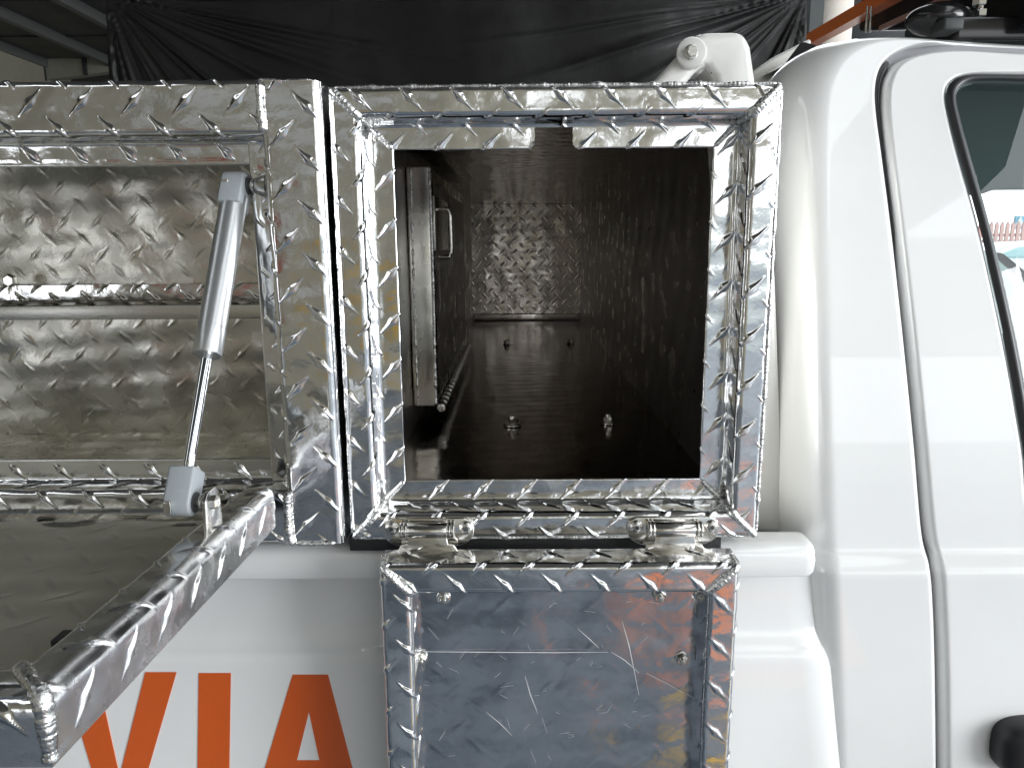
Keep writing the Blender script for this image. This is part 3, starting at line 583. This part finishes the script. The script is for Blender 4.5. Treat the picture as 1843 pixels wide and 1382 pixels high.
# ================================================================== side tool box (left)
LX, LY, LZ1, LZ0 = -.1522, .605, .1258, -.2572
sbx = thing('side_tool_box', (-.45, LY, LZ0), 'long side tool box of tread plate with a shelf and its door folded down level', 'tool box')
XL = -.80
PP = [(.0, .648), (.0, LY), (.0475, LY), (.0475, .632), (.068, .632), (.068, .6345)]; PPr = [.0065, .006, .003, .0003]
rail('corner_post', lambda A, O, D: (LX-O, D, A), PP, PPr, LZ0, LZ1-.002, sbx, vert=True, sgn=-1, p0=.0105, q0=.0168, flip=True, s0=.041)
PX = LX-.0475
TP = [(.0, .66), (.0, LY+.0008), (.0425, LY+.0008), (.0425, .6335), (.0620, .6335), (.0620, .636)]; TPr = [.005, .005, .004, .0003]
rail('top_rail', lambda A, O, D: (A, D, LZ1-O), TP, TPr, XL, PX+.004, sbx, q0=.0075, p0=.0350)
BP = [(.0, .66), (.0, LY+.001), (.0490, LY+.001), (.0490, .6335), (.0690, .6335), (.0690, .636)]
rail('bottom_rail', lambda A, O, D: (A, D, LZ0+O), BP, TPr, XL, PX+.004, sbx, sgn=-1, q0=.026, p0=.005, flip=True)
weld([(PX+.0015, LY-.001, LZ1-.003), (PX+.001, LY-.0015, LZ1-.02), (PX+.002, LY-.001, LZ1-.041)], sbx, .0034, .0036, jit=.2)
weld([(PX+.002, LY-.001, LZ0+.048), (PX+.001, LY-.0015, LZ0+.03), (PX+.0015, LY-.0018, LZ0+.006), (PX+.006, LY-.001, LZ0+.001)], sbx, .0036, .0032)
weld([(PX+.006, LY-.001, LZ0+.001), (-.18, LY-.0005, LZ0+.0005), (LX-.006, LY, LZ0+.001)], sbx, .0024, .0045, jit=.3)
weld([(PX, LY+.002, LZ1-.001), (-.18, LY+.002, LZ1-.0025), (LX-.006, LY+.002, LZ1-.0015)], sbx, .0018, .0045, jit=.3)
BY = .908; fz = -.235
plate('back_panel', (XL, BY, fz), (1, 0, 0), (0, 0, 1), -.17-XL, .355, sbx, 'alu_dull', .0015, .0005, .0009, nrm=(0, -1, 0), p0=.012, q0=.02, mirror=True)
plate('floor_panel', (XL, .64, fz), (1, 0, 0), (0, 1, 0), -.17-XL, BY-.64, sbx, 'alu_dull', .002, .0006, .0006)
part('ceiling_panel', boxm((XL, .65, .116), (-.17, BY, .119)), 'alu_dull', sbx, smooth=False)
part('end_panel', boxm((-.172, .650, fz), (-.169, BY, .116)), 'alu_dull', sbx, smooth=False)
part('outer_panel', boxm((LX-.003, .645, LZ0+.002), (LX-.0005, BY, LZ1-.003)), 'alu', sbx, smooth=False)
shelf = part('shelf', boxm((XL, .826, -.0695), (-.173, BY, -.0665)), 'alu_dull', sbx, smooth=False)
plate('shelf_tread', (XL, .828, -.0660), (1, 0, 0), (0, 1, 0), -.174-XL, BY-.83, shelf, 'alu_dull', .0015, .0018, .0002)
part('shelf_lip', boxm((XL, .822, -.0820), (-.173, .8255, -.0660), .001), 'steel_satin', shelf)
plate('upstand', (XL, BY-.012, -.0655), (1, 0, 0), (0, 0, 1), -.174-XL, .018, shelf, 'alu', .0012, .0016, .0002, nrm=(0, -1, 0))
for xp, yp_ in ((476, 316), (481, 386)):
    c = atY(xp, yp_, .6300); V, F = poly_rings(c, (0, -1, 0), (0, 0, 1), [(-.001, .0040), (.0008, .0040), (.0016, .0034), (.0018, .0018)], 22); b = part('screw', (V, F), 'steel_satin', sbx); part('screw_socket', poly_rings(c+np.array([0, -.0016, 0]), (0, -1, 0), (0, 0, 1), [(0, .0016), (.0004, .0016)], 6), 'dark', b, smooth=False)
c = atY(20, 505, .88); part('shelf_bolt', poly_rings(c, (0, -1, 0), (0, 0, 1), [(0, .008), (.004, .008), (.006, .006)]), 'steel', sbx, 25)

# fold-down door of the side box, nearly level
gy0, gy1 = .284, .585; gx = -.2035
def gz(y): return -.1893-.0098*(y-gy0)/(gy1-gy0)          # top of the rim
GP = [(.0, .034), (.0, 0.), (.0245, 0.), (.0245, .028)]; GR = [.0095, .003]
fd = plate('fold_down_door', (XL, gy0+.015, gz(gy0)-.0275), (1, 0, 0), (0, 1, -.0325), gx-.018-XL, gy1-gy0-.02, sbx, 'alu_worn', .0015, .0006, .0010, nrm=(0, 0, 1)); fd['label'] = 'door of the side box folded down level on its gas strut'
rail('side_rim', lambda A, O, D: (gx-O, A, gz(A)-D), GP, GR, gy0, gy1, fd, 'alu_rim', vert=True, sgn=-1, p0=.016, q0=.012, m0=0, m1=0, flip=False)
rail('front_rim', lambda A, O, D: (A, gy0+O, gz(gy0)-D), [(.0, .034), (.0, 0.), (.022, 0.), (.022, .028)], GR, XL, gx, fd, sgn=-1, p0=.02, q0=.015, m1=1, flip=False)
part('under_skin', (np.array([(XL, gy0+.002, gz(gy0)-.034), (gx-.002, gy0+.002, gz(gy0)-.034), (gx-.002, gy1, gz(gy1)-.034), (XL, gy1, gz(gy1)-.034), (XL, gy0+.002, gz(gy0)-.036), (gx-.002, gy0+.002, gz(gy0)-.036), (gx-.002, gy1, gz(gy1)-.036), (XL, gy1, gz(gy1)-.036)]), [(0, 1, 2, 3), (7, 6, 5, 4), (0, 4, 5, 1), (1, 5, 6, 2), (2, 6, 7, 3), (3, 7, 4, 0)]), 'alu', fd, smooth=False)
part('hinge_strip', boxm((XL, gy1-.006, gz(gy1)-.0315), (gx-.03, gy1+.016, gz(gy1)-.0270), .001), 'alu_dull', fd)
weld([(gx-.026, gy0+.024, gz(gy0)-.001), (gx-.012, gy0+.010, gz(gy0)+.0005), (gx-.0035, gy0+.0035, gz(gy0)-.003), (gx-.002, gy0+.002, gz(gy0)-.015), (gx-.002, gy0+.002, gz(gy0)-.034)], fd, .0038, .0034)
weld([(gx-.004, gy1, gz(gy1)-.032), (gx-.002, gy1+.001, gz(gy1)-.018), (gx-.003, gy1, gz(gy1)-.004), (gx-.010, gy1, gz(gy1)-.001)], fd, .0026, .0034)
c = atZ(122, 1182, -.219); part('latch_stop', boxm((c[0]-.006, c[1]-.004, -.2195), (c[0]+.006, c[1]+.008, -.207), .001), 'rubber', fd)

rg = random.Random(9); gm = []
for k in range(9):
    x = rg.uniform(-.46, -.24); yy = gy1-.004+rg.uniform(-.012, .010); n_ = 14; rx, ry = rg.uniform(.006, .030), rg.uniform(.0015, .005)
    ring = [(x+rx*cos(2*pi*j/n_)*rg.uniform(.6, 1.1), yy+ry*sin(2*pi*j/n_)*rg.uniform(.5, 1.2)) for j in range(n_)]
    gm.append((np.array([(p[0], p[1], gz(p[1])-.0258) for p in ring]), [tuple(range(n_))]))
gr = obj('grease_smears', *join(gm), 'grease', fd, False); gr['kind'] = 'stuff'
# gas strut
T = np.array((-.2305, .628, .047)); B = np.array((-.2340, .488, -.176)); dr = (B-T)/np.linalg.norm(B-T); L = np.linalg.norm(B-T)
gs = part('gas_strut', tube(T+dr*.012, B, [(0, .0098), (.0, .0105), (.118, .0105), (.118, .0102), (.1186, .0102), (.1186, .0106), (.1385, .0106), (.140, .0098), (.140, .0062)], 36), 'strut', sbx, 30, label='silver gas strut holding the fold-down door')
part('rod', cyl(T+dr*.13, B-dr*.012, .0041, 24, .0003), 'chrome', gs)
def socket(c, d, w, l0, l1, name):
    d, u, v = frame_of(d); 
    ax = np.array([1., 0, 0]); ax -= d*(ax@d); ax /= np.linalg.norm(ax); dep = np.cross(d, ax); poly = []
    for a in np.linspace(0, pi, 15): poly.append((w*cos(a), -w*sin(a)))
    pts = [(w, l1)]+[(x, y) for x, y in poly]+[(-w, l1)]; V = []
    for t in (-.0095, .0095):
        for x, y in pts: V.append(c+dep*x+d*y+ax*t)
    n = len(pts); F = [tuple(range(n)), tuple(range(2*n-1, n-1, -1))]+[(i, (i+1) % n, n+(i+1) % n, n+i) for i in range(n)]
    bm = bmesh.new(); vs = [bm.verts.new(p) for p in V]; [bm.faces.new([vs[k] for k in f]) for f in F]; bmesh.ops.recalc_face_normals(bm, faces=bm.faces)
    bmesh.ops.bevel(bm, geom=[e for e in bm.edges if e.calc_face_angle(0) > .5], offset=.0022, segments=3, affect='EDGES', profile=.5); bm.verts.index_update()
    V = np.array([tuple(p.co) for p in bm.verts]); F = [[p.index for p in f.verts] for f in bm.faces]; bm.free()
    o = part(name, (V, F), 'strut_plastic', gs, 40)
    part('cup', cyl(c+ax*.0093, c+ax*.0104, .0072, 24, .0003), 'dark', gs)
    part('clip', join([boxm(c+np.array([-.0075, -.0118, -.004]), c+np.array([-.0025, -.0095, .0045]), .0004)]), 'steel_satin', gs)
    return ax
ax = socket(T, dr, .0112, 0, .022, 'end_fitting'); socket(B, -dr, .0098, 0, .024, 'end_fitting')
part('ball_stud', join([cyl(T+ax*.009, T+ax*.020, .0036, 20), cyl(T+ax*.013, T+ax*.0155, .0062, 20), tube(T+ax*.0165, T+ax*.026, [(0, .0065), (.004, .009), (.0095, .0105)], 24)]), 'steel_satin', gs)
part('ball_stud', join([cyl(B+ax*.008, B+ax*.021, .0032, 20), cyl(B+ax*.0135, B+ax*.0155, .0058, 20)]), 'steel_satin', gs)
bxx = B[0]+.0205; zf = gz(B[1])-.027
part('strut_bracket', prism([(B[1]-.016, zf-.004), (B[1]+.016, zf-.004), (B[1]+.012, B[2]+.004), (B[1]+.006, B[2]+.009), (B[1]-.006, B[2]+.009), (B[1]-.012, B[2]+.004)], 'x', bxx-.0012, bxx+.0012, .0004), 'steel', fd)
part('bracket_bolt', poly_rings((bxx+.0012, B[1], B[2]), (1, 0, 0), (0, 0, 1), [(0, .005), (.003, .005), (.0038, .004)]), 'steel', fd, 25)
